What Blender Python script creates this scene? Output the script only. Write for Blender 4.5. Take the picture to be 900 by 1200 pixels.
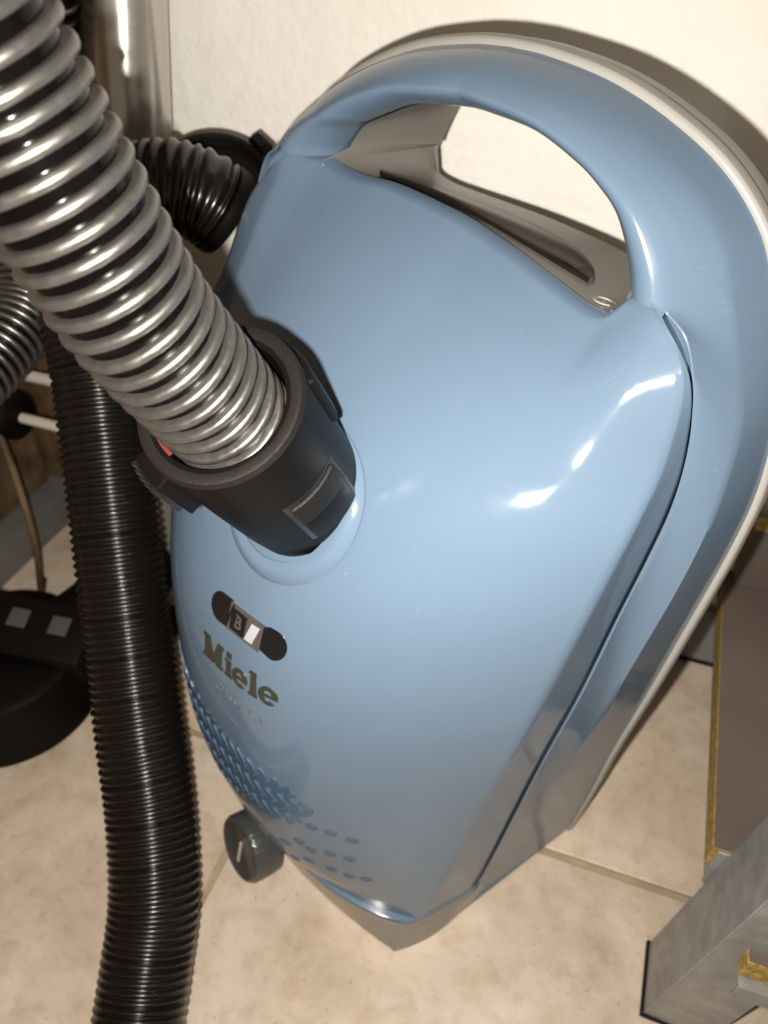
import bpy, bmesh, math, random
from mathutils import Vector, Matrix
R = math.radians
random.seed(4)
for o in list(bpy.data.objects):
    bpy.data.objects.remove(o)
SC = bpy.context.scene
COL = SC.collection

# ------------------------------------------------------------------ camera, world, light, exposure
cd = bpy.data.cameras.new('camera')
cam = bpy.data.objects.new('camera', cd); COL.objects.link(cam)
cam.location = (0, 0, .5)
cam.rotation_euler = (R(50), 0, R(20))
cd.sensor_fit = 'VERTICAL'; cd.sensor_height = 36; cd.sensor_width = 27; cd.lens = 27
cd.clip_start = .01; cd.clip_end = 50
cd.dof.use_dof = True; cd.dof.focus_distance = .262; cd.dof.aperture_fstop = 13
SC.camera = cam
W = bpy.data.worlds.new('World'); SC.world = W; W.use_nodes = True
bg = W.node_tree.nodes['Background']
bg.inputs[0].default_value = (1, .83, .63, 1); bg.inputs[1].default_value = .22
def area(name, loc, size, power, col, target):
    l = bpy.data.lights.new(name, 'AREA'); l.shape = 'DISK'; l.size = size; l.energy = power; l.color = col
    o = bpy.data.objects.new(name, l); COL.objects.link(o); o.location = loc
    o.rotation_euler = (Vector(target) - Vector(loc)).to_track_quat('-Z', 'Y').to_euler()
    return o
FLASH = area('phone_flash', (-.016, .002, .484), .007, 2.75, (1, .945, .855), (-.12, .33, .15))
SC.view_settings.view_transform = 'Standard'; SC.view_settings.look = 'None'
SC.view_settings.exposure = .18; SC.view_settings.gamma = 1
SC.cycles.use_denoising = True
SC.cycles.caustics_reflective = True
SC.cycles.blur_glossy = .3
SC.cycles.sample_clamp_indirect = 6

# ------------------------------------------------------------------ helpers
def crv(pts, n):
    """Catmull-Rom through pts (tuples), n samples, ends kept."""
    P = [Vector(p) for p in pts]
    P = [2 * P[0] - P[1]] + P + [2 * P[-1] - P[-2]]
    m = len(P) - 3; out = []
    for i in range(n):
        x = i / (n - 1) * m; k = min(int(x), m - 1); t = x - k
        a, b, c, d = P[k:k + 4]
        out.append(.5 * (2 * b + (c - a) * t + (2 * a - 5 * b + 4 * c - d) * t * t + (3 * b - a - 3 * c + d) * t ** 3))
    return out
def even(pts, step):
    """resample a dense polyline at an even step"""
    out = [pts[0].copy()]; need = step
    for a, b in zip(pts, pts[1:]):
        L = (b - a).length; pos = 0
        while L - pos >= need:
            pos += need; out.append(a.lerp(b, pos / L)); need = step
        need -= L - pos
    return out
def obj(name, bm, mats, parent=None, smooth=True, ang=40, kind=None):
    me = bpy.data.meshes.new(name)
    bm.normal_update(); bm.to_mesh(me); bm.free()
    for m in (mats if isinstance(mats, (list, tuple)) else [mats]): me.materials.append(m)
    if smooth:
        for p in me.polygons: p.use_smooth = True
        me.set_sharp_from_angle(angle=R(ang))
    o = bpy.data.objects.new(name, me); COL.objects.link(o)
    if parent: o.parent = parent
    if kind: o['kind'] = kind
    return o
def tag(o, label, cat, group=None):
    o['label'] = label; o['category'] = cat
    if group: o['group'] = group
    return o
def thing(name, label, cat, loc=(0, 0, 0), rz=0, group=None):
    o = bpy.data.objects.new(name, None); COL.objects.link(o); o.location = loc; o.rotation_euler = (0, 0, rz)
    return tag(o, label, cat, group)
def grid(bm, rows, closed_u=False, closed_v=False, mat=0):
    V = [[bm.verts.new(p) for p in r] for r in rows]
    n, m = len(V), len(V[0])
    for i in range(n if closed_u else n - 1):
        for j in range(m if closed_v else m - 1):
            a, b, c, d = V[i][j], V[(i + 1) % n][j], V[(i + 1) % n][(j + 1) % m], V[i][(j + 1) % m]
            try:
                f = bm.faces.new((a, b, c, d)); f.material_index = mat
            except ValueError: pass
    return V
def frames(path):
    """tangent, normal, binormal along a polyline (parallel transport)"""
    T = []
    for i in range(len(path)):
        T.append((path[min(i + 1, len(path) - 1)] - path[max(i - 1, 0)]).normalized())
    n = T[0].orthogonal().normalized(); out = []
    for i, t in enumerate(T):
        n = (n - t * n.dot(t)).normalized()
        out.append((t, n, t.cross(n)))
    return out
def tube(bm, path, rad, seg=16, cap=True, mat=0):
    """rad: number or function(index)"""
    fr = frames(path); rows = []
    for i, p in enumerate(path):
        r = rad(i) if callable(rad) else rad
        t, n, b = fr[i]
        rows.append([p + (n * math.cos(2 * math.pi * k / seg) + b * math.sin(2 * math.pi * k / seg)) * r for k in range(seg)])
    V = grid(bm, rows, closed_v=True, mat=mat)
    if cap:
        for ring in (V[0], V[-1]):
            f = bm.faces.new(ring); f.material_index = mat
    bmesh.ops.recalc_face_normals(bm, faces=bm.faces)
def box(bm, lo, hi, mat=0, M=None):
    vs = [bm.verts.new((x, y, z)) for x in (lo[0], hi[0]) for y in (lo[1], hi[1]) for z in (lo[2], hi[2])]
    for q in ((0, 1, 3, 2), (4, 6, 7, 5), (0, 4, 5, 1), (2, 3, 7, 6), (0, 2, 6, 4), (1, 5, 7, 3)):
        f = bm.faces.new([vs[i] for i in q]); f.material_index = mat
    if M: bmesh.ops.transform(bm, matrix=M, verts=vs)
    return vs
def bevel(bm, w, seg=2):
    bmesh.ops.recalc_face_normals(bm, faces=bm.faces)
    bmesh.ops.bevel(bm, geom=[e for e in bm.edges if e.calc_face_angle(0) > .5], offset=w, segments=seg, affect='EDGES', profile=.6)
def lathe(bm, prof, M=None, seg=48, a0=0, a1=2 * math.pi, mat=0):
    """prof: (radius, z) list, about z; M places it"""
    full = abs(a1 - a0 - 2 * math.pi) < 1e-6
    n = seg if full else seg + 1
    rows = [[Vector((r * math.cos(a0 + (a1 - a0) * k / seg), r * math.sin(a0 + (a1 - a0) * k / seg), z)) for k in range(n)] for r, z in prof]
    if M: rows = [[M @ p for p in r] for r in rows]
    grid(bm, rows, closed_v=full, mat=mat)
def axis_frame(o, z, x=None):
    z = Vector(z).normalized()
    x = Vector(x) if x else z.orthogonal()
    x = (x - z * x.dot(z)).normalized(); y = z.cross(x)
    M = Matrix((x, y, z)).transposed().to_4x4(); M.translation = Vector(o)
    return M

# ------------------------------------------------------------------ materials
def mat(name, col, rough=.5, metal=0, coat=0, spec=.5, var=0, vscale=20, bump=0, bscale=200, rvar=0, detail=5, col2=None, coat_r=.05):
    m = bpy.data.materials.new(name); m.use_nodes = True
    nt = m.node_tree; b = nt.nodes['Principled BSDF']
    b.inputs['Base Color'].default_value = (*col, 1); b.inputs['Roughness'].default_value = rough
    b.inputs['Metallic'].default_value = metal; b.inputs['Specular IOR Level'].default_value = spec
    b.inputs['Coat Weight'].default_value = coat; b.inputs['Coat Roughness'].default_value = coat_r
    tc = nt.nodes.new('ShaderNodeTexCoord')
    def noise(s, d=detail):
        n = nt.nodes.new('ShaderNodeTexNoise'); n.inputs['Scale'].default_value = s; n.inputs['Detail'].default_value = d
        n.inputs['Roughness'].default_value = .62
        nt.links.new(tc.outputs['Object'], n.inputs['Vector']); return n
    if var or col2:
        n = noise(vscale); r = nt.nodes.new('ShaderNodeValToRGB')
        c2 = col2 or tuple(max(0, c * (1 - var)) for c in col)
        r.color_ramp.elements[0].position = .36; r.color_ramp.elements[1].position = .66
        r.color_ramp.elements[0].color = (*c2, 1); r.color_ramp.elements[1].color = (*col, 1)
        nt.links.new(n.outputs['Fac'], r.inputs['Fac']); nt.links.new(r.outputs['Color'], b.inputs['Base Color'])
    if rvar:
        n = noise(vscale * 2.3); mr = nt.nodes.new('ShaderNodeMapRange')
        mr.inputs['To Min'].default_value = max(0, rough - rvar); mr.inputs['To Max'].default_value = rough + rvar
        mr.inputs['From Min'].default_value = .3; mr.inputs['From Max'].default_value = .7
        nt.links.new(n.outputs['Fac'], mr.inputs['Value']); nt.links.new(mr.outputs['Result'], b.inputs['Roughness'])
    if bump:
        n = noise(bscale, 4); bp = nt.nodes.new('ShaderNodeBump'); bp.inputs['Strength'].default_value = 1
        bp.inputs['Distance'].default_value = bump
        nt.links.new(n.outputs['Fac'], bp.inputs['Height']); nt.links.new(bp.outputs['Normal'], b.inputs['Normal'])
    return m
BLUE = mat('blue_gloss', (.106, .156, .222), .5, coat=.75, coat_r=.05, spec=.04, bump=.00001, bscale=420, rvar=.05, vscale=55)
def wear(m):
    nt = m.node_tree; b = nt.nodes['Principled BSDF']; tc = [n for n in nt.nodes if n.type == 'TEX_COORD'][0]
    def ns(sc, d, vec=None):
        n = nt.nodes.new('ShaderNodeTexNoise'); n.inputs['Scale'].default_value = sc; n.inputs['Detail'].default_value = d
        nt.links.new(vec or tc.outputs['Object'], n.inputs['Vector']); return n
    def rng(n, a, c, lo, hi):
        r = nt.nodes.new('ShaderNodeMapRange'); r.inputs['From Min'].default_value = a; r.inputs['From Max'].default_value = c
        r.inputs['To Min'].default_value = lo; r.inputs['To Max'].default_value = hi; nt.links.new(n.outputs['Fac'], r.inputs['Value']); return r
    mp = nt.nodes.new('ShaderNodeMapping'); mp.inputs['Scale'].default_value = (60, 60, 900); mp.inputs['Rotation'].default_value = (.5, .9, .3)
    nt.links.new(tc.outputs['Object'], mp.inputs['Vector'])
    dust = rng(ns(620, 2), .72, .80, 0, .16); scr = rng(ns(1, 2, mp.outputs['Vector']), .74, .80, 0, .06)
    ad = nt.nodes.new('ShaderNodeMath'); ad.operation = 'ADD'; nt.links.new(dust.outputs[0], ad.inputs[0]); nt.links.new(scr.outputs[0], ad.inputs[1])
    mx = nt.nodes.new('ShaderNodeMixRGB'); mx.inputs[1].default_value = b.inputs['Base Color'].default_value; mx.inputs[2].default_value = (.5, .5, .48, 1)
    nt.links.new(ad.outputs[0], mx.inputs[0]); nt.links.new(mx.outputs[0], b.inputs['Base Color'])
    cr = rng(ns(14, 6), .40, .66, .03, .22); nt.links.new(cr.outputs[0], b.inputs['Coat Roughness'])
wear(BLUE)
BLUE_DK = mat('blue_vent', (.055, .098, .155), .3)
GREY_PL = mat('grey_plastic', (.21, .20, .18), .36, var=.06, vscale=60)
GREY_LT = mat('light_grey_plastic', (.30, .29, .27), .32)
BLACK = mat('black_satin', (.0030, .0024, .0022), .44, bump=.00005, bscale=900, spec=.16)
BLACK_TX = mat('black_textured', (.007, .0055, .005), .5, spec=.3, bump=.00018, bscale=1500)
BLACK_GL = mat('black_gloss', (.008, .008, .009), .12)
HOSE_BK = mat('hose_black', (.0014, .0012, .0012), .11, spec=.3)
HOSE_DK = mat('hose_dark_grey', (.0055, .0045, .0038), .24, rvar=.06, vscale=60)
SILVER = mat('silver_rib', (.225, .215, .20), .33, metal=.9, rvar=.08, vscale=120)
CHROME = mat('chrome', (.52, .49, .45), .22, metal=.7, rvar=.05, vscale=30)
STEEL = mat('galvanised_steel', (.34, .34, .335), .4, metal=.35, var=.3, vscale=55, rvar=.1, bump=.0001, bscale=160)
GROUT = mat('grout', (.40, .31, .20), .9, var=.25, vscale=60, bump=.0004, bscale=600)
WHITE_PL = mat('white_plastic', (.52, .49, .43), .3)
ORANGE = mat('orange_mark', (.10, .016, .009), .5)
DARK_METAL = mat('dark_lettering', (.045, .045, .03), .3, metal=.3)
BADGE_SILVER = mat('badge_silver', (.42, .44, .46), .25, metal=.9)
KNOB = mat('knob_grey', (.045, .047, .045), .32, coat=.15)
VELCRO = mat('grey_patch', (.06, .054, .048), .8, bump=.0005, bscale=900)
def plaster():
    m = mat('plaster', (.88, .85, .79), .85, var=.05, vscale=9)
    nt = m.node_tree; b = nt.nodes['Principled BSDF']; tc = [n for n in nt.nodes if n.type == 'TEX_COORD'][0]
    a = nt.nodes.new('ShaderNodeTexNoise'); a.inputs['Scale'].default_value = 70; a.inputs['Detail'].default_value = 6
    bp = nt.nodes.new('ShaderNodeBump'); bp.inputs['Distance'].default_value = .0030; bp.inputs['Strength'].default_value = .7
    nt.links.new(tc.outputs['Object'], a.inputs['Vector']); nt.links.new(a.outputs['Fac'], bp.inputs['Height'])
    nt.links.new(bp.outputs['Normal'], b.inputs['Normal']); return m
PLASTER = plaster()
def tile_mat():
    m = mat('stone_tile', (.60, .46, .335), .38, spec=.4)
    nt = m.node_tree; b = nt.nodes['Principled BSDF']; tc = [n for n in nt.nodes if n.type == 'TEX_COORD'][0]
    def ns(s, d, dist=0):
        n = nt.nodes.new('ShaderNodeTexNoise'); n.inputs['Scale'].default_value = s; n.inputs['Detail'].default_value = d
        n.inputs['Roughness'].default_value = .65; n.inputs['Distortion'].default_value = dist
        nt.links.new(tc.outputs['Object'], n.inputs['Vector']); return n
    def ramp(n, stops):
        r = nt.nodes.new('ShaderNodeValToRGB'); e = r.color_ramp.elements
        e[0].position, e[0].color = stops[0][0], (*stops[0][1], 1); e[1].position, e[1].color = stops[-1][0], (*stops[-1][1], 1)
        for p, c in stops[1:-1]:
            x = e.new(p); x.color = (*c, 1)
        nt.links.new(n.outputs['Fac'], r.inputs['Fac']); return r
    r1 = ramp(ns(9, 8, .6), [(.3, (.47, .37, .275)), (.5, (.61, .50, .395)), (.72, (.70, .61, .505))])
    r2 = ramp(ns(58, 9, .5), [(.34, (.58, .48, .38)), (.53, (1, 1, 1)), (1, (1, 1, 1))])
    r3 = ramp(ns(210, 3), [(.30, (.36, .28, .21)), (.37, (1, 1, 1)), (1, (1, 1, 1))])
    def mul(a, c, f):
        x = nt.nodes.new('ShaderNodeMixRGB'); x.blend_type = 'MULTIPLY'; x.inputs[0].default_value = f
        nt.links.new(a.outputs[0], x.inputs[1]); nt.links.new(c.outputs[0], x.inputs[2]); return x
    o = mul(mul(r1, r2, .33), r3, .4); nt.links.new(o.outputs[0], b.inputs['Base Color'])
    bp = nt.nodes.new('ShaderNodeBump'); bp.inputs['Distance'].default_value = .0006
    n = ns(95, 8); nt.links.new(n.outputs['Fac'], bp.inputs['Height']); nt.links.new(bp.outputs['Normal'], b.inputs['Normal'])
    return m
TILE = tile_mat()
def chip_mat():
    m = mat('chipboard_core', (.50, .34, .09), .85, col2=(.22, .13, .03), vscale=260, bump=.0012, bscale=420)
    return m
CHIP = chip_mat()
BOARD = mat('board_surface', (.115, .088, .075), .5, var=.22, vscale=14, rvar=.08)
WOOD = mat('old_wood', (.17, .11, .055), .7, col2=(.06, .03, .012), vscale=28, bump=.001, bscale=120)
OLDWALL = mat('worn_plaster', (.55, .40, .28), .9, col2=(.22, .10, .055), vscale=16, bump=.004, bscale=60)
RAIL = mat('grey_rail', (.17, .165, .155), .5, var=.2, vscale=30)

# ------------------------------------------------------------------ setting: floor, walls
WY = .472
bm = bmesh.new(); box(bm, (-1.6, -1.4, -.02), (1.4, WY + .1, -.0022))
floor = obj('floor', bm, GROUT, smooth=False, kind='structure')
bm = bmesh.new(); box(bm, (-.1978, -.1978, -.012), (.1978, .1978, 0)); bevel(bm, .0012)
tile0 = None
for ix in range(-3, 3):
    for iy in range(-3, 2):
        cx, cy = -.182 + .2 + .4 * ix, .268 + .2 + .4 * iy
        if cy > .5: cy = .468
        if tile0 is None:
            t = tile0 = obj('floor_tile', bm, TILE, floor, ang=60)
        else:
            t = tile0.copy(); COL.objects.link(t); t.parent = floor
        t.location = (cx, cy, random.uniform(-.0004, .0003))
        t.rotation_euler = (0, 0, random.choice((0, 1, 2, 3)) * math.pi / 2)
bm = bmesh.new(); box(bm, (-.62, WY, -.02), (1.4, WY + .1, 2.4))
obj('wall', bm, PLASTER, smooth=False, kind='structure')
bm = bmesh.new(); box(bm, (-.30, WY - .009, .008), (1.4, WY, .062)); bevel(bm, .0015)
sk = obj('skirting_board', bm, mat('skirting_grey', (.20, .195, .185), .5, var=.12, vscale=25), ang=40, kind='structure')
bm = bmesh.new(); box(bm, (-.30, WY - .006, 0), (1.4, WY, .0078)); obj('gap_shade', bm, HOSE_BK, sk, smooth=False)  # black strip painting the shade in the gap under the skirting
bm = bmesh.new(); box(bm, (-.72, -1.4, -.02), (-.6, WY + .1, 2.4))
obj('left_wall', bm, OLDWALL, smooth=False, kind='structure')

# ------------------------------------------------------------------ vacuum cleaner (local x = width, -y = out of the cover, z = up)
vac = thing('vacuum_cleaner', 'glossy light blue canister vacuum cleaner standing on end against the white wall', 'vacuum cleaner', (-.070, .331, 0), R(-24))
L = lambda u, v, w: Vector((u, -w, v))
# right half outlines (u, V, W); the left half mirrors them
NB, NS, NH = 26, 96, 44           # samples: bottom edge, side, handle half
rim_b = [(0, 0, 0), (.05, 0, 0), (.095, 0, 0), (.1065, .002, 0), (.109, .012, 0)]
rim_s = [(.109, .012, 0), (.1145, .06, 0), (.119, .108, 0), (.126, .165, 0), (.132, .219, 0), (.1385, .281, 0), (.1395, .318, 0), (.134, .355, 0), (.122, .3868, 0)]
rim_h = [(.122, .3868, 0), (.111, .4060, 0), (.093, .4225, 0), (.070, .4345, 0), (.045, .443, 0), (.018, .4475, 0), (0, .4485, 0)]
seam_b = [(0, .032, .149), (.03, .031, .147), (.055, .029, .1395), (.072, .027, .1305), (.0795, .026, .122), (.0855, .025, .104), (.0925, .025, .0835)]
seam_s = [(.0925, .025, .0835), (.0985, .070, .080), (.1045, .118, .0765), (.1105, .170, .070), (.1165, .218, .0625), (.1195, .264, .0515), (.1215, .293, .044), (.1225, .316, .039), (.1215, .339, .037), (.119, .3555, .037), (.116, .3675, .0375), (.109, .380, .036), (.0995, .3862, .0352)]
foot_b = [(0, 0, .144), (.03, 0, .1425), (.055, 0, .1395), (.071, 0, .1365), (.076, 0, .134), (.0855, .0, .112), (.091, .004, .080)]
foot_s = crv([(.091, .004, .080), (.104, .06, .046), (.112, .12, .046), (.1205, .18, .044), (.1285, .24, .040), (.1335, .285, .034), (.1345, .32, .028), (.130, .352, .021), (.1145, .3866, .0175)], NS)
hole_i = [(.0785, .3868, .015), (.0757, .395, .012), (.068, .4085, .011), (.060, .415, .010), (.051, .4198, .010), (.032, .4265, .010), (.009, .4290, .010), (0, .4292, .010)]
def cat(b, s): return crv(b, NB)[:-1] + crv(s, NS)
rim, seam = cat(rim_b, rim_s), cat(seam_b, seam_s)
foot = crv(foot_b, NB)[:-1] + foot_s
rimH, inn = crv(rim_h, NH), crv(hole_i, NH)
MP = 44
def prof_low(a, f, s):
    out = [a.lerp(f, i / 12) for i in range(12)]
    q = [f.lerp(s, i / 8) for i in range(9)]
    out += q                                                     # 21
    c = Vector((0, .22, s.z)); q = (c - s); q.z = 0; q.normalize()
    ends = [s + q * .0006 + Vector((0, 0, .0003)), s + q * .0007, s + q * .0010 + Vector((0, 0, -.004)), s + q * .006 + Vector((0, 0, -.008)), s + q * .02 + Vector((0, 0, -.010))]
    for e0, e1 in zip(ends, ends[1:]):
        out += [e0.lerp(e1, i / 6) for i in range(6 if e1 is not ends[-1] else 5)]
    return out
def prof_up(e, i, k):
    # k 0 at the lid, 1 at the top of the bow
    l = lambda t, w: Vector((e.x + (i.x - e.x) * t, e.y + (i.y - e.y) * t, w))
    m = lambda a, b: a * (1 - k) + b * k
    A, F, S = l(0, 0), l(m(.172, .14), m(.0175, .0185)), l(m(.517, .46), m(.0352, .0290))
    lin = [A.lerp(F, j / 12) for j in range(12)] + [F.lerp(S, j / 8) for j in range(9)]
    c = crv([A, l(m(.085, .05), m(.00875, .010)), F, l(m(.345, .29), m(.0272, .0255)), S], 25)
    cur = c[0:12] + [c[12 + (j * 12) // 8] for j in range(9)]
    kk = min(1, k * 4)
    out = [p.lerp(q, kk) for p, q in zip(lin, cur)]
    inn_ = crv([S, l(m(.63, .56), m(.0378, .0300)), l(m(.76, .70), m(.0365, .0280)), l(m(.90, .88), m(.030, .0225)), l(m(.985, .99), m(.022, .0160)), l(1.0, i.z), l(.93, -.002)], MP - 20)
    return out + inn_[1:]
def body_profiles():
    P = [prof_low(a, f, s) for a, f, s in zip(rim, foot, seam)]
    for j in range(NH):
        P.append(prof_up(rimH[j], inn[j], j / (NH - 1)))
    return P
half = body_profiles()
# fix the seam region at the top: fold the last lower profiles against the bow end
def adj(p, wgt=1):
    if p.x < 0:
        g = max(0, min(1, (p.y - .33) / .055)) * wgt
        p.y += .155 * -p.x * g * (1 if p.y < .388 else max(0, 1 - (p.y - .388) / .03))
    return p
def full_loop(h, fix=False):
    left = [[adj(Vector((-p.x, p.y, p.z)), max(0, min(1, (i - 4) / 14)) if fix else 0) for i, p in enumerate(r)] for r in h[1:-1]]
    return h + left[::-1]
def toL(rows): return [[L(p.x, p.y, p.z) for p in r] for r in rows]
bm = bmesh.new(); grid(bm, toL(full_loop(half, True)), closed_u=True)
bmesh.ops.recalc_face_normals(bm, faces=bm.faces)
obj('body_shell', bm, BLUE, vac, ang=38)

EB = []
for f, q in zip(foot[:NB + 2], seam[:NB + 2]):
    o_ = Vector((q.x * .004, -.0, .0009)); 
    EB.append([f + Vector((0, .0004, -.004)), f + Vector((f.x * .008, .0004, .0010)), f.lerp(q, .5) + o_, f.lerp(q, .86) + o_, f.lerp(q, .92) + Vector((0, 0, -.001))])
bm = bmesh.new(); grid(bm, toL(full_loop(EB)[NB + 1:] + full_loop(EB)[:NB + 2])); bmesh.ops.recalc_face_normals(bm, faces=bm.faces)
obj('end_bumper', bm, mat('end_grey', (.20, .18, .155), .32, coat=.3), vac, ang=40)

# --- lid
rows_key = [  # seam, ridge, centre(V,W), exponent
    ((.0925, .025, .0835), (.0795, .026, .1220), (.032, .149), 2.0),
    ((.0985, .070, .080), (.0885, .080, .1140), (.075, .1640), 1.9),
    ((.1045, .118, .0765), (.0960, .132, .1060), (.130, .1695), 1.9),
    ((.1105, .170, .070), (.1045, .185, .0990), (.190, .1670), 1.8),
    ((.1165, .218, .0625), (.1105, .227, .0930), (.234, .1595), 1.8),
    ((.1195, .264, .0515), (.1155, .270, .0825), (.272, .1435), 1.9),
    ((.1215, .293, .044), (.1180, .300, .0720), (.300, .1255), 1.9),
    ((.1225, .316, .039), (.1190, .319, .0630), (.320, .1085), 1.9),
    ((.1215, .339, .037), (.1180, .340, .0490), (.342, .0850), 2.0),
    ((.116, .3675, .0375), (.1130, .368, .0405), (.367, .0520), 2.2),
    ((.0995, .385, .035), (.0945, .3855, .0340), (.386, .0240), 2.4)]
TOPROW = crv([(-.0965, .4005, .034), (-.089, .3985, .032), (-.080, .3965, .0300), (-.070, .3945, .0300), (-.0569, .3933, .030), (-.039, .3931, .028), (-.0058, .3889, .027), (.0125, .3848, .027), (.0315, .3808, .029),
              (.055, .3757, .033), (.069, .3735, .0355), (.0765, .3745, .0350), (.0800, .3780, .033), (.0825, .3822, .030), (.0890, .3842, .0315), (.0965, .3847, .034)], 400)
def top_at(u):
    return min(TOPROW, key=lambda p: abs(p.x - u))
NT, NSX = 90, 97
def lid_row(t):
    n = len(rows_key) - 1
    def ev(sel):
        return crv([sel(r) for r in rows_key], NT)
    return ev
def inset(p, d):
    q = (Vector((0, .22, p.z)) - p); q.z = 0
    return p + q.normalized() * d
_s = [inset(p, .0014) + Vector((0, 0, .0004)) for p in crv([r[0] for r in rows_key], NT)]; _r = crv([r[1] for r in rows_key], NT)
_c = crv([(r[2][0], r[2][1], r[3]) for r in rows_key], NT)
RB = 6                                   # samples on the lid's own side wall
def lid_pt(i, s):
    """row i, s in [-1, 1] between the ridges"""
    r, c = _r[i], _c[i]
    a = abs(s); t = i / (NT - 1)
    full = max(0, min(1, (t - .02) / .2)) * max(0, min(1, (.93 - t) / .2)) if s < 0 else 0   # the far flank is fuller
    h = 1 - a ** (c.z + 1.6 * full)
    rz = r.z + .018 * full * a
    u = s * r.x * (1 + .02 * full); v = r.y + (c.x - r.y) * h; w = rz + (c.y - rz) * h
    if t > .66:                          # run into the lid's upper edge with its hand scoops
        k = (t - .66) / .34; k = k * k * (3 - 2 * k)
        q = top_at(u * 1.0)
        v += (q.y - (_r[-1].y + (_c[-1].x - _r[-1].y) * h)) * k
        w += (q.z - (_r[-1].z + (_c[-1].y - _r[-1].z) * h)) * k
    return Vector((u, v, w))
def lid_rows():
    out = []
    for i in range(NT):
        s, r = _s[i], _r[i]
        side = [s.lerp(r, k / RB) for k in range(RB)]
        m = [lid_pt(i, 1 - 2 * k / (NSX - 1)) for k in range(NSX)]
        sl = adj(Vector((-s.x, s.y, s.z))); left = [m[-1].lerp(sl, (k + 1) / RB) for k in range(RB)]
        row = side + m + left
        a = row[0]
        pre = [Vector((a.x - .006, a.y, a.z - .010)), Vector((a.x - .002, a.y, a.z - .003))]
        b = row[-1]; post = [Vector((b.x + .002, b.y, b.z - .003)), Vector((b.x + .006, b.y, b.z - .010))]
        out.append(pre + row + post)
    return out
LR = lid_rows()
lip = [[Vector((p.x * .97, p.y + .003, p.z - .008)) for p in LR[0]]]
lipT = [[Vector((p.x, p.y + .0015, p.z - .002)) for p in LR[-1]], [Vector((p.x * .99, p.y + .001, p.z - .010)) for p in LR[-1]]]
bm = bmesh.new(); grid(bm, toL(lip + LR + lipT))
bmesh.ops.recalc_face_normals(bm, faces=bm.faces)
lid = obj('lid', bm, BLUE, vac, ang=85)
def lid_at(u, v):
    """point and outward normal on the lid at width u, height v (local)"""
    best = None
    for i in range(1, NT - 1):
        s = u / _r[i].x
        if abs(s) > 1: continue
        p = lid_pt(i, s)
        if best is None or abs(p.y - v) < best[0]: best = (abs(p.y - v), i, s)
    _, i, s = best
    i2 = i + 1 if lid_pt(i, s).y < v else i - 1
    a, b = lid_pt(i, u / _r[i].x), lid_pt(i2, max(-1, min(1, u / _r[i2].x)))
    t = 0 if abs(b.y - a.y) < 1e-6 else (v - a.y) / (b.y - a.y)
    p = a.lerp(b, max(0, min(1, t)))
    e = .02
    du = lid_pt(i, min(1, s + e)) - lid_pt(i, max(-1, s - e)); dv = lid_pt(min(NT - 1, i + 1), s) - lid_pt(max(0, i - 1), s)
    n = du.cross(dv)
    if n.z < 0: n = -n
    P = L(p.x, p.y, p.z); N = L(n.x, n.y, n.z).normalized(); X = L(du.x, du.y, du.z).normalized()
    return P, N, X

# --- grey bumper, base tub with the bow's through-hole
outer = rim + rimH
innr = [Vector((a.x * .55, .03 + a.y * .78, 0)) for a in rim]        # under the body, hidden
hl = crv([(0, .368, 0), (.03, .364, 0), (.06, .358, 0), (.074, .364, 0), (.0785, .386, 0)], len(rim))
hole_all = hl + [Vector((p.x, p.y, 0)) for p in inn]
def scal(p, d, w):
    c = Vector((0, .23, 0)); q = Vector((p.x, p.y, 0)) - c
    q = q + q.normalized() * d
    return Vector((q.x, max(.0005, q.y + .23), w))
def bump_prof(p):
    return [scal(p, -.004, .0), scal(p, .0022, .0), scal(p, .0032, -.0015), scal(p, .0032, -.004), scal(p, .0015, -.0055),
            scal(p, .0018, -.008), scal(p, .001, -.016), scal(p, -.003, -.024), scal(p, -.010, -.028)]
H = [bump_prof(p) for p in outer]
bm = bmesh.new(); grid(bm, toL(full_loop(H)), closed_u=True); bmesh.ops.recalc_face_normals(bm, faces=bm.faces)
obj('bumper', bm, GREY_PL, vac, ang=35)
TR = [[scal(p, d, w) for d, w in ((-.0012, .0008), (.0004, .0013), (.0020, .0008), (.0026, -.0004), (.001, -.0010))] for p in outer]
bm = bmesh.new(); grid(bm, toL(full_loop(TR)), closed_u=True); bmesh.ops.recalc_face_normals(bm, faces=bm.faces)
obj('bumper_trim', bm, GREY_LT, vac, ang=60)
def tub_prof(p, h):
    return [scal(p, -.006, -.002), scal(p, -.010, -.028), scal(p, -.016, -.050), scal(p, -.024, -.056),
            Vector((h.x * 1.03, h.y, -.056)), Vector((h.x, h.y, -.052))]
H = [tub_prof(p, h) for p, h in zip(outer, hole_all)]
bm = bmesh.new(); grid(bm, toL(full_loop(H)), closed_u=True); bmesh.ops.recalc_face_normals(bm, faces=bm.faces)
obj('base_tub', bm, GREY_PL, vac, ang=35)
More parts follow.
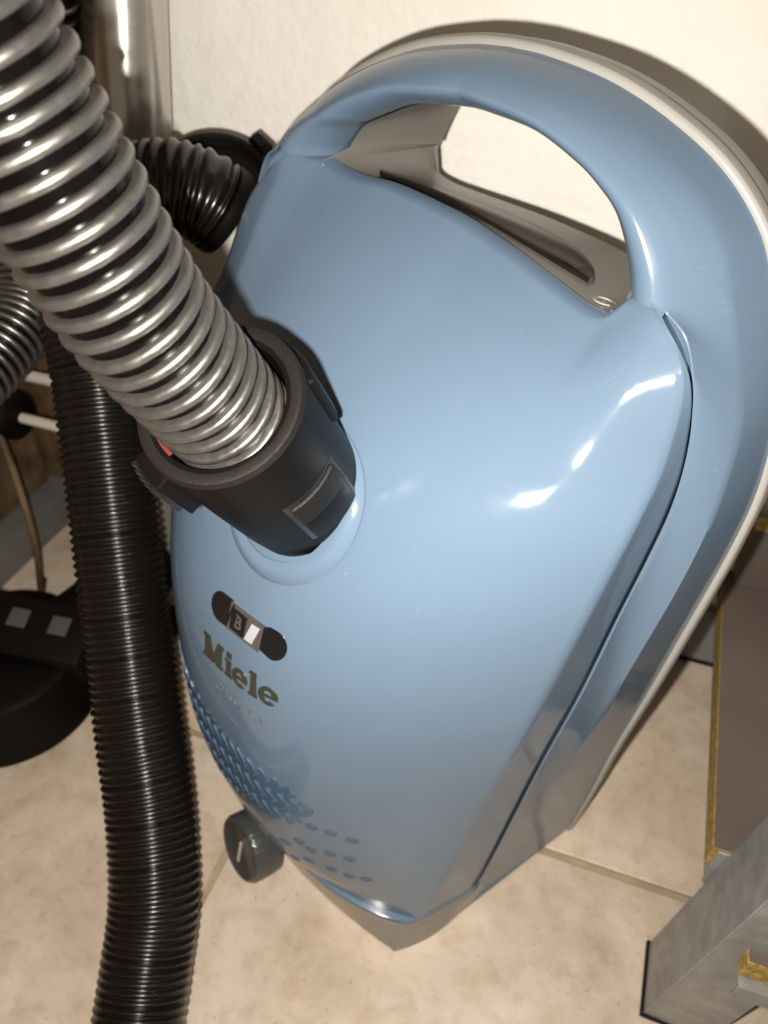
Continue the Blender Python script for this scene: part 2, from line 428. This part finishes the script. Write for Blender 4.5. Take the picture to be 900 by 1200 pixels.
# grey lining of the hand hole
nb = 60
i0 = min(range(400), key=lambda i: abs(TOPROW[i].x + .0795)); i1 = min(range(400), key=lambda i: abs(TOPROW[i].x - .0815))
fr_b = [TOPROW[int(i0 + (i1 - i0) * k / (nb - 1))] for k in range(nb)]
front = [Vector((p.x, p.y + .0012, p.z - .0015)) for p in fr_b]
back = crv([(-.083, .388, 0), (-.078, .377, 0), (-.0683, .3735, 0), (-.051, .372, 0), (-.0083, .3696, 0), (.0282, .3654, 0), (.0447, .3615, 0), (.062, .3590, 0), (.0745, .3640, 0), (.0775, .376, 0)], nb)
upR = [Vector((p.x * .99, p.y - .0004, p.z - .002)) for p in inn[3:]]
upL = [adj(Vector((-p.x, p.y, max(p.z, .0125)))) for p in upR[:-1]][::-1]
for p in upL: p.z = p.z - .001
front += upR + upL
back += [Vector((p.x * .985, p.y, 0)) for p in inn[3:]] + [Vector((-p.x * .985, p.y, 0)) for p in inn[3:-1]][::-1]
H = [[f.lerp(Vector((h.x, h.y, -.054)), k / 12) for k in range(13)] for f, h in zip(front, back)]
bm = bmesh.new(); grid(bm, toL(H), closed_u=True); bmesh.ops.recalc_face_normals(bm, faces=bm.faces)
obj('handle_recess', bm, GREY_PL, vac, ang=40)
# black inlay on the shelf of the recess
def shelf_at(u, w):
    P_ = [f.lerp(Vector((h.x, h.y, -.054)), (f.z - w) / (f.z + .054)) for f, h in zip(front[:nb], back[:nb])]
    for p, q in zip(P_, P_[1:]):
        if p.x <= u <= q.x: return Vector((u, p.y + (q.y - p.y) * (u - p.x) / max(1e-6, q.x - p.x), w))
    return Vector((u, P_[-1].y, w))
rows = []
for a_, b_ in zip(crv([(-.066, .002, 0), (-.04, -.008, 0), (0, -.019, 0), (.028, -.019, 0), (.044, -.011, 0), (.053, .001, 0)], 40), crv([(-.066, .003, 0), (-.04, .0035, 0), (0, .0045, 0), (.03, .006, 0), (.052, .004, 0)], 40)):
    A, B = shelf_at(a_.x, a_.y), shelf_at(b_.x, b_.y); up_ = Vector((0, .0026, 0))
    rows.append([A - up_ * .5, A + up_ * .7, A.lerp(B, .12) + up_, A.lerp(B, .88) + up_, B + up_ * .7, B - up_ * .5])
bm = bmesh.new(); grid(bm, toL(rows)); bmesh.ops.recalc_face_normals(bm, faces=bm.faces)
obj('black_inlay', bm, mat('dark_inlay', (.010, .007, .005), .3, spec=.3), vac, ang=30)
# round arrow mark by the bow's right end
bm = bmesh.new()
q_ = shelf_at(.0655, .014); du_ = shelf_at(.0685, .014) - shelf_at(.0625, .014); dw_ = shelf_at(.0655, .008) - q_
n_ = du_.cross(dw_); n_ = n_ if n_.y > 0 else -n_
Mx = axis_frame(L(q_.x, q_.y, q_.z) + L(n_.x, n_.y, n_.z).normalized() * .0004, L(n_.x, n_.y, n_.z), L(1, 0, 0))
for rr in ((.0032, .0046),):
    lathe(bm, [(rr[0], 0), (rr[0], .0006), (rr[1], .0006), (rr[1], 0)], Mx, 28, R(40), R(330))
obj('round_mark', bm, GREY_LT, vac)

# --- port ring, badge, lettering, vents, knob
port_w = Vector((-.118, .222, .303))
RZ = Matrix.Rotation(R(24), 3, 'Z')
def to_loc(p): return RZ @ (Vector(p) - Vector((-.070, .331, 0)))
axis_w = Vector((-.03, -.55, .835)).normalized()
Mp = axis_frame(to_loc(port_w), RZ @ axis_w)
bm = bmesh.new()
P, Nn, X = lid_at(0, .302)
Mr = axis_frame(P, Nn, X)
lathe(bm, [(.0270, .0020), (.0305, .0024), (.0335, .0017), (.0365, -.0016)], Mr, 72)
obj('port_ring', bm, BLUE, vac)

def strip_on_lid(bm, ptsuv, half_w, lift, mat=0):
    """a ribbon that follows the lid through (u, v) points"""
    P = [lid_at(*q) for q in ptsuv]; rows = []
    for i, (p, n, x) in enumerate(P):
        d = (P[min(i + 1, len(P) - 1)][0] - P[max(i - 1, 0)][0]).normalized()
        sd = n.cross(d).normalized()
        w = half_w * (0.35 if i in (0, len(P) - 1) else 1)
        rows.append([p - sd * w - n * .001, p - sd * w * .8 + n * lift, p + sd * w * .8 + n * lift, p + sd * w - n * .001])
    grid(bm, rows, mat=mat)

def capsule(u0, v0, hx, hy, lift, m, parent, name, x0=None, x1=None):
    bm = bmesh.new(); n = 60; rings = []
    mx = (x0 + x1) / 2 if x0 is not None else 0
    for f, dz in ((1, -.001), (1, lift), (.75, lift), (.5, lift), (.25, lift), (.02, lift)):
        ring = []
        for k in range(n):
            a = 2 * math.pi * k / n
            cx = (hx - hy) * (1 if math.cos(a) >= 0 else -1)
            uu, vv = cx + hy * math.cos(a), hy * math.sin(a)
            if x0 is not None: uu = max(x0, min(x1, uu))
            p, nn, x = lid_at(u0 + mx + (uu - mx) * f, v0 + vv * f)
            ring.append(p + nn * dz)
        rings.append(ring)
    V = grid(bm, rings, closed_v=True); bm.faces.new(V[-1])
    bmesh.ops.recalc_face_normals(bm, faces=bm.faces)
    return obj(name, bm, m, parent, ang=30)
badge = capsule(-.0002, .2470, .0235, .0070, .0004, BLACK_GL, vac, 'badge')
capsule(-.0002, .2470, .0235, .0067, .0007, BADGE_SILVER, badge, 'badge_plate', -.0105, .0105)
def text_on_lid(body, u0, v0, size, depth, m, name, bold=0.0, parent=vac, sx=1.0, space=1.0):
    c = bpy.data.curves.new(name, 'FONT'); c.body = body; c.size = size; c.extrude = depth; c.offset = bold
    c.align_x = 'CENTER'; c.align_y = 'CENTER'; c.resolution_u = 3; c.space_character = space
    t = bpy.data.objects.new(name, c); COL.objects.link(t)
    dg = bpy.context.evaluated_depsgraph_get(); me = bpy.data.meshes.new_from_object(t.evaluated_get(dg))
    bpy.data.objects.remove(t)
    cache = {}
    for v in me.vertices:
        k = (round(v.co.x, 4), round(v.co.y, 4))
        if k not in cache: cache[k] = lid_at(u0 + v.co.x * sx, v0 + v.co.y)
        p, n, x = cache[k]
        v.co = p + n * (v.co.z + depth * .6)
    me.materials.append(m)
    o = bpy.data.objects.new(name, me); COL.objects.link(o); o.parent = parent
    return o
def patch(u0, v0, hx, hy, lift, m, name, parent, skew=0):
    bm = bmesh.new(); rows = []
    for i in range(5):
        r_ = []
        for j in range(5):
            uu, vv = hx * (i / 2 - 1), hy * (j / 2 - 1)
            p, n, x = lid_at(u0 + uu + skew * vv, v0 + vv); r_.append(p + n * lift)
        rows.append(r_)
    grid(bm, rows); return obj(name, bm, m, parent)
patch(-.0040, .2470, .0048, .0050, .0010, BLACK_GL, 'emblem_plate', badge)
text_on_lid('B', -.0040, .2470, .0085, .0004, BADGE_SILVER, 'badge_emblem', .0002, badge).location = L(0, 0, .0004)
patch(.0052, .2470, .0024, .0044, .0011, mat('emblem_grey', (.38, .40, .42), .4), 'emblem_bar', badge, .3)
patch(-.0099, .2470, .0007, .0060, .0010, BLACK_GL, 'emblem_line', badge, .25)
def letter_poly(polys, u0, v0, size, depth, m, name):
    bm = bmesh.new()
    for pl in polys:
        pr = [lid_at(u0 + x * size, v0 + y * size) for x, y in pl]
        lo = [bm.verts.new(p - n * .0006) for p, n, x in pr]; hi = [bm.verts.new(p + n * depth) for p, n, x in pr]
        f = bm.faces.new(hi); bmesh.ops.triangulate(bm, faces=[f])
        for k in range(len(pl)):
            q = (k + 1) % len(pl); bm.faces.new((lo[k], lo[q], hi[q], hi[k]))
    bmesh.ops.recalc_face_normals(bm, faces=bm.faces)
    return obj(name, bm, m, vac, smooth=False)
LM = [[(0, 0), (.34, 0), (.34, .13), (.26, .13), (.26, .66), (.47, 0), (.60, 0), (.80, .66), (.80, .13), (.73, .13), (.73, 0), (1.12, 0), (1.12, .13), (1.04, .13), (1.04, .87), (1.12, .87), (1.12, 1), (.80, 1), (.585, .36), (.36, 1), (0, 1), (0, .87), (.09, .87), (.09, .13), (0, .13)]]
def stem(x, h):
    return [(x, 0), (x + .38, 0), (x + .38, .11), (x + .30, .11), (x + .30, h), (x, h), (x, h - .11), (x + .07, h - .11), (x + .07, .11), (x, .11)]
SZ, VB = .0136, .2150
letter_poly(LM, -.0262, VB, SZ, .0006, DARK_METAL, 'brand_lettering')
letter_poly([stem(0, .72), [(.06, .82), (.30, .82), (.30, 1.02), (.06, 1.02)]], -.0095, VB, SZ, .0006, DARK_METAL, 'brand_lettering')
letter_poly([stem(0, 1.02)], .0068, VB, SZ, .0006, DARK_METAL, 'brand_lettering')
def letter_e(x):
    out_, in_ = [], []
    for k in range(25):
        a = R(8 + k * (318 - 8) / 24)
        out_.append((x + .38 + .38 * math.cos(a), .36 + .385 * math.sin(a)))
        in_.append((x + .38 + .17 * math.cos(a), .36 + .24 * math.sin(a)))
    ring = out_ + in_[::-1]
    bar = [(x + .19, .31), (x + .757, .31), (x + .757, .41), (x + .19, .41)]
    return ring, bar
for x in (-.0042, .0125):
    ring, bar = letter_e(0)
    n = len(ring) // 2
    bm = bmesh.new()
    o_, i_ = ring[:n], ring[n:][::-1]
    rows = []
    for a_, b_ in zip(o_, i_):
        pa, na, _ = lid_at(x + a_[0] * SZ, VB + a_[1] * SZ); pb, nb_, _ = lid_at(x + b_[0] * SZ, VB + b_[1] * SZ)
        rows.append([pa - na * .0006, pa + na * .0006, pb + nb_ * .0006, pb - nb_ * .0006])
    grid(bm, rows)
    rows = []
    for px_ in (bar[0][0], (bar[0][0] + bar[1][0]) / 2, bar[1][0]):
        rr_ = []
        for py_, dz in ((.30, -.0006), (.30, .0005), (.41, .0005), (.41, -.0006)):
            p, n_, _ = lid_at(x + px_ * SZ, VB + py_ * SZ); rr_.append(p + n_ * dz)
        rows.append(rr_)
    grid(bm, rows); bmesh.ops.recalc_face_normals(bm, faces=bm.faces)
    obj('brand_lettering', bm, DARK_METAL, vac, smooth=False)
text_on_lid('Classic C1', -.001, .2020, .0080, .00015, BADGE_SILVER, 'model_lettering', 0).data.materials[0] = mat('faint_print', (.10, .12, .15), .4)
TOPV = crv([(-.098, .186, 0), (-.06, .179, 0), (-.03, .171, 0), (0, .165, 0), (.02, .160, 0), (.036, .148, 0)], 60)
LOWV = crv([(-.098, .120, 0), (-.06, .112, 0), (-.03, .111, 0), (0, .117, 0), (.02, .122, 0), (.036, .132, 0)], 60)
for k in range(20):
    u = -.096 + k * .0068
    top = min(TOPV, key=lambda p: abs(p.x - u)).y; lo = min(LOWV, key=lambda p: abs(p.x - u)).y
    if top - lo < .012: break
    n = 37; pts = []
    for i in range(n):
        t = i / (n - 1); v = lo + (top - lo) * t
        pts.append((u + .0030 * math.sin(v / .0155 * 2 * math.pi) + .25 * (v - .14), v))
    bm = bmesh.new(); strip_on_lid(bm, pts, .0021, .0008)
    obj('vent_slot', bm, BLUE_DK, vac)
for u, v in ((.0283, .1060), (.0371, .1290), (.0456, .1270), (.0340, .1003), (.0433, .1024), (.0521, .1000), (.0416, .0802), (.0494, .0757), (.0300, .0830), (.0575, .0750), (.0545, .1225), (.0190, .0960), (.0200, .0740)):
    bm = bmesh.new()
    p, n, x = lid_at(u, v)
    M = axis_frame(p, n, x)
    an = [2 * math.pi * q / 18 for q in range(18)]
    V = grid(bm, [[M @ Vector((a_ * math.cos(a), b_ * math.sin(a), z)) for a in an] for a_, b_, z in ((.0038, .0030, -.0008), (.0034, .0026, .0004), (.0026, .0019, .0005), (.0022, .0015, .0001))], closed_v=True); bm.faces.new(V[-1])
    obj('vent_hole', bm, BLUE_DK, vac, ang=70)
# suction dial on the end
kp = L(-.022, .034, .160)
Mk = axis_frame(kp, L(-.15, .30, 1), L(1, 0, 0))
bm = bmesh.new(); rows = []
for r_, z_, rib in ((.0001, -.006, 0), (.0205, -.006, 0), (.0212, .001, 1), (.0212, .010, 1), (.0200, .0122, 0), (.0185, .0128, 0), (.0170, .0118, 0), (.0001, .0118, 0)):
    rows.append([Mk @ Vector(((r_ - .0006 * rib * (k % 3 == 0)) * math.cos(2 * math.pi * k / 96), (r_ - .0006 * rib * (k % 3 == 0)) * math.sin(2 * math.pi * k / 96), z_)) for k in range(96)])
grid(bm, rows, closed_v=True); bmesh.ops.recalc_face_normals(bm, faces=bm.faces)
knob = obj('suction_dial', bm, KNOB, vac)
bm = bmesh.new(); box(bm, (-.0011, -.010, .0116), (.0011, .006, .0123), M=Mk)
obj('dial_mark', bm, WHITE_PL, knob, smooth=False)

# ------------------------------------------------------------------ silver suction hose with its black connector
hose = thing('suction_hose', 'silver and black ribbed suction hose plugged into the blue cover', 'hose', tuple(port_w))
HO = Matrix.Translation(-port_w)
Vv = lambda *p: Vector(p)
hp = [Vv(-.1195, .1945, .3447), Vv(-.1225, .1765, .373), Vv(-.1300, .1609, .4060), Vv(-.1374, .1532, .4366), Vv(-.1430, .1492, .4583), Vv(-.1464, .1456, .4746), Vv(-.1500, .1430, .4880), Vv(-.1575, .1425, .5050),
      Vv(-.168, .152, .540), Vv(-.195, .185, .592), Vv(-.238, .27, .630), Vv(-.285, .35, .605), Vv(-.320, .387, .540), Vv(-.333, .392, .461), Vv(-.347, .394, .43),
      Vv(-.358, .385, .390), Vv(-.362, .37, .338), Vv(-.352, .338, .302), Vv(-.345, .30, .288), Vv(-.345, .254, .278), Vv(-.35, .20, .26), Vv(-.36, .12, .22)]
path = even(crv([HO @ p for p in hp], 900), .0011)
bm = bmesh.new(); tube(bm, path, .0180, 28); obj('hose_tube', bm, HOSE_BK, hose)
# spiral rib: helix swept by a half-round section
fr = frames(path); pitch = .0061; step = 18
hel = []
acc = 0
for i in range(len(path) - 1):
    for q in range(1):
        pass
N_per = 44
total = (len(path) - 1) * .0011
nh = int(total / pitch * N_per)
for k in range(nh):
    s = k / N_per * pitch; x = s / .0011; i = min(int(x), len(path) - 2); f = x - i
    p = path[i].lerp(path[i + 1], f); t, n, b = fr[i]
    a = 2 * math.pi * k / N_per
    hel.append((p, n * math.cos(a) + b * math.sin(a), t))
rows = []
SEC = [(-.001, -.00155), (.0012, -.00155), (.0020, -.0011), (.0023, 0), (.0020, .0011), (.0012, .00155), (-.001, .00155)]
for p, rad, t in hel:
    rows.append([p + rad * (.0186 + r) + t * z for r, z in SEC])
bm = bmesh.new(); grid(bm, rows); bmesh.ops.recalc_face_normals(bm, faces=bm.faces)
obj('spiral_rib', bm, SILVER, hose, ang=60)
# connector
a_l = axis_w
Mc = axis_frame((0, 0, 0), a_l, Vector((.9, .1, 0)))
bm = bmesh.new()
lathe(bm, [(.0270, -.010), (.0282, .010), (.0286, .040), (.0286, .0780), (.0279, .0805), (.0265, .0812), (.0226, .0806), (.0220, .076), (.0220, .02)], Mc, 72)
conn = obj('connector', bm, BLACK, hose, ang=30)
bm = bmesh.new()
lathe(bm, [(.0228, .0804), (.0262, .0815), (.0278, .0811), (.0287, .0792)], Mc, 72)
obj('connector_rim', bm, BLACK_TX, conn)
# latch at the right lower side: recess frame and rocker
def arc_block(name, a0, a1, z0, z1, r0, r1, m, parent, tilt=0, bev=.0008, n=14):
    bm = bmesh.new(); rows = []
    for k in range(n + 1):
        a = a0 + (a1 - a0) * k / n
        c, s = math.cos(a), math.sin(a)
        rows.append([Mc @ Vector((r * c, r * s, z)) for r, z in ((r0, z0), (r1 - tilt, z0), (r1, z1), (r0, z1))])
    V = grid(bm, rows, closed_v=True); bm.faces.new(V[0]); bm.faces.new(V[-1])
    bevel(bm, bev, 2)
    return obj(name, bm, m, parent, ang=35)
A_L = R(-29)
arc_block('latch_recess', A_L - .46, A_L + .46, .014, .050, .026, .02885, BLACK_GL, conn)
lt = arc_block('latch', A_L - .38, A_L + .38, .0155, .0360, .026, .0306, BLACK, conn, tilt=.0006)
arc_block('latch_lip', A_L - .38, A_L + .38, .0360, .0470, .026, .0300, BLACK_TX, lt, tilt=-.0016)
arc_block('bulge', A_L + .95, A_L + 1.75, .044, .074, .026, .0308, BLACK, conn, bev=.0022)
arc_block('slider', A_L - 2.05, A_L - 1.55, .050, .075, .027, .0335, BLACK, conn, bev=.001)
for k in range(5):
    a = A_L - 1.98 + k * .09
    arc_block('slider_rib', a, a + .04, .056, .0755, .0332, .0352, BLACK_GL, conn, bev=.0003, n=2)
arc_block('orange_mark', A_L - 1.95, A_L - 1.6, .0800, .0810, .0212, .0226, ORANGE, conn, bev=.0002)

# ------------------------------------------------------------------ black ribbed hose
bh = [Vv(-.1594, .0545, .0262), Vv(-.1663, .0801, .0353), Vv(-.1732, .1059, .0518), Vv(-.1803, .1314, .0728), Vv(-.1958, .1612, .1019), Vv(-.213, .1885, .1359), Vv(-.231, .2186, .1746), Vv(-.2455, .244, .2125), Vv(-.2611, .2716, .2538),
      Vv(-.2772, .2979, .2897), Vv(-.2905, .3155, .3174), Vv(-.2900, .3332, .3450), Vv(-.2725, .3457, .3653), Vv(-.2513, .353, .3714), Vv(-.2356, .3598, .3676), Vv(-.2277, .3648, .3608)]
bh0 = bh[0].copy()
black = thing('ribbed_hose', 'long black ribbed hose hanging down to the tiled floor left of the blue vacuum cleaner', 'hose', tuple(bh0))
path = crv([p - bh0 for p in bh], 1200); path = even(path, .000625)
bp_ = .0045
def ribr(i):
    x = (i * .000625 / bp_) % 1
    return .0224 + .0019 * (.5 - .5 * math.cos(2 * math.pi * x)) ** .8
bm = bmesh.new(); tube(bm, path, ribr, 36); obj('hose_tube', bm, HOSE_DK, black, ang=75)
e = path[-1]; d = (path[-1] - path[-8]).normalized()
bm = bmesh.new(); Me = axis_frame(e, d)
lathe(bm, [(.0001, .000), (.0235, .000), (.0245, .001), (.0245, .006), (.0235, .008), (.0001, .008)], Me, 48)
obj('hose_end', bm, BLACK, black, ang=30)
bm = bmesh.new(); Mf = axis_frame(Vector((-.2370, .3820, .3690)) - bh0, (.30, -.42, .85), (1, .3, 0))
lathe(bm, [(.0200, -.004), (.0290, -.004), (.0305, -.003), (.0310, 0), (.0305, .003), (.0285, .004), (.0265, .003), (.0250, -.001), (.0001, -.001)], Mf, 56)
fl = obj('end_flange', bm, BLACK, black, ang=30)
bm = bmesh.new()
Mcl = Mf @ Matrix.Rotation(R(48), 4, 'Z') @ Matrix.Translation((.031, 0, 0))
for zz in (-.006, -.001, .004):
    box(bm, (-.002, -.006, zz), (.005, .006, zz + .0028), M=Mcl)
box(bm, (-.002, -.004, -.0075), (.002, .004, .0085), M=Mcl)
obj('flange_clip', bm, BLACK, fl, smooth=False)

# ------------------------------------------------------------------ chrome tubes leaning on the wall
def chrome(xt, xb, r, label):
    h = .56; yt = WY - r - .0012; yb = yt - .092
    t = thing('suction_tube', label, 'tube', (xb, yb, 0), group='chrome suction tubes')
    a, b = Vector((0, 0, 0)), Vector((xt - xb, yt - yb, h))
    bm = bmesh.new(); tube(bm, [a.lerp(b, k / 12) for k in range(13)], r, 64); obj('tube_barrel', bm, CHROME, t, ang=50)
    bm = bmesh.new(); tube(bm, [a.lerp(b, k) for k in (.005, .06)], r + .003, 48); obj('tube_collar', bm, BLACK, t, ang=40)
chrome(-.303, -.336, .0245, 'wide chrome suction tube leaning on the white wall, nearer the blue vacuum cleaner')
chrome(-.350, -.378, .0175, 'thinner chrome suction tube leaning behind the hoses, left of the wide tube')

# ------------------------------------------------------------------ black floor nozzle at left
NB0 = Vector((-.400, .250, 0))
nz = thing('floor_nozzle', 'round black plastic floor nozzle with two grey patches standing left of the hoses', 'nozzle', tuple(NB0))
bm = bmesh.new()
lathe(bm, [(.0001, 0), (.0650, 0), (.0672, .002), (.0672, .006), (.0660, .008), (.0655, .046), (.0630, .053), (.0560, .057), (.0001, .058)], None, 72)
obj('drum', bm, BLACK, nz, ang=35)
Mb = axis_frame(Vector((-.366, .262, .083)) - NB0, (.22, -.26, .94), (.93, .16, 0))
bm = bmesh.new(); box(bm, (-.040, -.024, -.034), (.044, .022, .0)); bevel(bm, .005, 3); bmesh.ops.transform(bm, matrix=Mb, verts=bm.verts)
hd = obj('head_block', bm, BLACK, nz, ang=35)
for x in (-.010, .020):
    bm = bmesh.new(); box(bm, (x - .0068, -.004, -.001), (x + .0068, .010, .0007)); bevel(bm, .0005); bmesh.ops.transform(bm, matrix=Mb, verts=bm.verts)
    obj('grey_patch', bm, VELCRO, hd, ang=35)
bm = bmesh.new(); tube(bm, crv([q - NB0 for q in (Vv(-.372, .275, .045), Vv(-.360, .305, .048), Vv(-.340, .335, .062), Vv(-.315, .360, .09))], 30), .027, 28); obj('neck', bm, BLACK, nz)

# ------------------------------------------------------------------ clutter at the left wall
pn = thing('wooden_crate', 'old brown wooden crate side standing behind the black hose at the left wall', 'crate', (-.52, .30, 0))
for k in range(3):
    bm = bmesh.new(); box(bm, (-.012, -.25, .034 + k * .072), (.0, .155, .102 + k * .072)); bevel(bm, .0015)
    obj('plank', bm, WOOD, pn, ang=40)
bm = bmesh.new(); box(bm, (-.02, -.26, 0), (.028, .165, .034)); bevel(bm, .002)
obj('base_rail', bm, RAIL, pn, ang=40)
wb = thing('wooden_board', 'brown weathered wooden board leaning on the back wall behind the black hose', 'board', (-.535, .462, 0))
bm = bmesh.new(); box(bm, (0, 0, .001), (.22, .007, .186)); bevel(bm, .001); obj('board_face', bm, WOOD, wb, ang=40)
bm = bmesh.new()
tube(bm, [Vv(-.6, 0, 0), Vv(-.34, 0, 0)], .0045, 16)
pp = tag(obj('white_pipe', bm, WHITE_PL), 'upper thin white pipe running out of the wall behind the black hose', 'pipe', 'white pipes at the left wall'); pp.location = (0, .385, .208)
bm = bmesh.new(); tube(bm, [Vv(-.43, 0, 0), Vv(-.34, 0, -.002)], .004, 16); tube(bm, [Vv(-.378, 0, -.001), Vv(-.360, 0, -.0015)], .009, 6)
pp = tag(obj('white_pipe', bm, WHITE_PL, ang=30), 'lower white pipe with a nut, fitted to the black valve knob', 'pipe', 'white pipes at the left wall'); pp.location = (0, .36, .188)
bm = bmesh.new(); lathe(bm, [(.0001, -.016), (.014, -.016), (.018, -.012), (.019, 0), (.018, .012), (.012, .016), (.0001, .016)], None, 24)
kn = tag(obj('valve_knob', bm, BLACK, ang=40), 'round black valve knob on the white pipe by the left wall', 'knob'); kn.location = (-.432, .36, .188); kn.rotation_euler = (0, R(90), 0)
bm = bmesh.new(); tube(bm, crv([Vv(-.46, .38, .26), Vv(-.435, .352, .20), Vv(-.415, .335, .15), Vv(-.41, .325, .09), Vv(-.43, .33, .03), Vv(-.46, .36, .004)], 40), .0028, 10)
tag(obj('brown_cable', bm, WOOD), 'thin brown cable hanging in front of the old wooden crate', 'cable')

# ------------------------------------------------------------------ shelf rack at right: steel upright, chipboard shelf
rack = thing('shelf_rack', 'grey galvanised steel shelf rack with a dark laminated chipboard shelf near the floor', 'shelf rack', (.086, .192, 0))
def rbox(name, lo, hi, m, parent, bv=.0003, tilt=0):
    bm = bmesh.new(); box(bm, lo, hi)
    if bv: bevel(bm, bv, 1)
    o = obj(name, bm, m, parent, ang=30); o.rotation_euler = (0, R(tilt), 0); return o
up = rbox('upright', (0, 0, .002), (.0018, .040, .9), STEEL, rack, .0004, 6.5)
rbox('front_flange', (.0018, 0, .002), (.036, .0018, .9), STEEL, up)
rbox('foot_cap', (-.0012, -.0012, 0), (.0368, .0408, .003), BLACK, up, 0)
def prism(name, pts, z0, z1, m, parent):
    bm = bmesh.new()
    lo = [bm.verts.new((x, y, z0)) for x, y in pts]; hi = [bm.verts.new((x, y, z1)) for x, y in pts]
    bm.faces.new(lo[::-1]); bm.faces.new(hi)
    for k in range(len(pts)):
        q = (k + 1) % len(pts); bm.faces.new((lo[k], lo[q], hi[q], hi[k]))
    return obj(name, bm, m, parent, smooth=False)
shp = [(.007, .045), (.024, .045), (.024, -.006), (.6, -.006), (.6, .262), (.007, .262)]
sh = prism('shelf_board', shp, .1004, .1156, CHIP, rack)
ins = [(x + (.0004 if x < .3 else 0), y + (.0004 if y < .2 else 0)) for x, y in shp]
prism('top_laminate', ins, .1156, .1162, BOARD, sh); prism('bottom_laminate', ins, .0998, .1004, BOARD, sh)
for zz in (.42, .80):  # unseen upper shelves, added to give the vacuum's side dark reflections
    q = prism('shelf_board', [(.024, -.006), (.6, -.006), (.6, .262), (.024, .262)], zz, zz + .016, BOARD, rack)
bmr = rbox('front_beam', (.0245, -.0105, .086), (.6, -.0085, .0985), STEEL, rack)
rbox('beam_lip', (.0245, -.0085, .0965), (.6, .03, .0985), STEEL, bmr)
rbox('side_beam', (.013, .046, .072), (.015, .262, .0985), STEEL, rack)
br = rbox('corner_bracket', (.0085, .0405, .088), (.020, .0420, .120), STEEL, rack)
pan = thing('chipboard_offcut', 'narrow dark chipboard offcut standing on the rack shelf against the wall', 'board', (.100, .441, .1164))
bm = bmesh.new(); box(bm, (0, .0006, 0), (.5, .0154, .049)); obj('chipboard_core', bm, CHIP, pan, smooth=False)
bm = bmesh.new(); box(bm, (.0004, 0, 0), (.5, .0006, .0486)); obj('face_laminate', bm, BOARD, pan, smooth=False)
bm = bmesh.new(); box(bm, (.0004, .0154, 0), (.5, .016, .0486)); obj('face_laminate', bm, BOARD, pan, smooth=False)
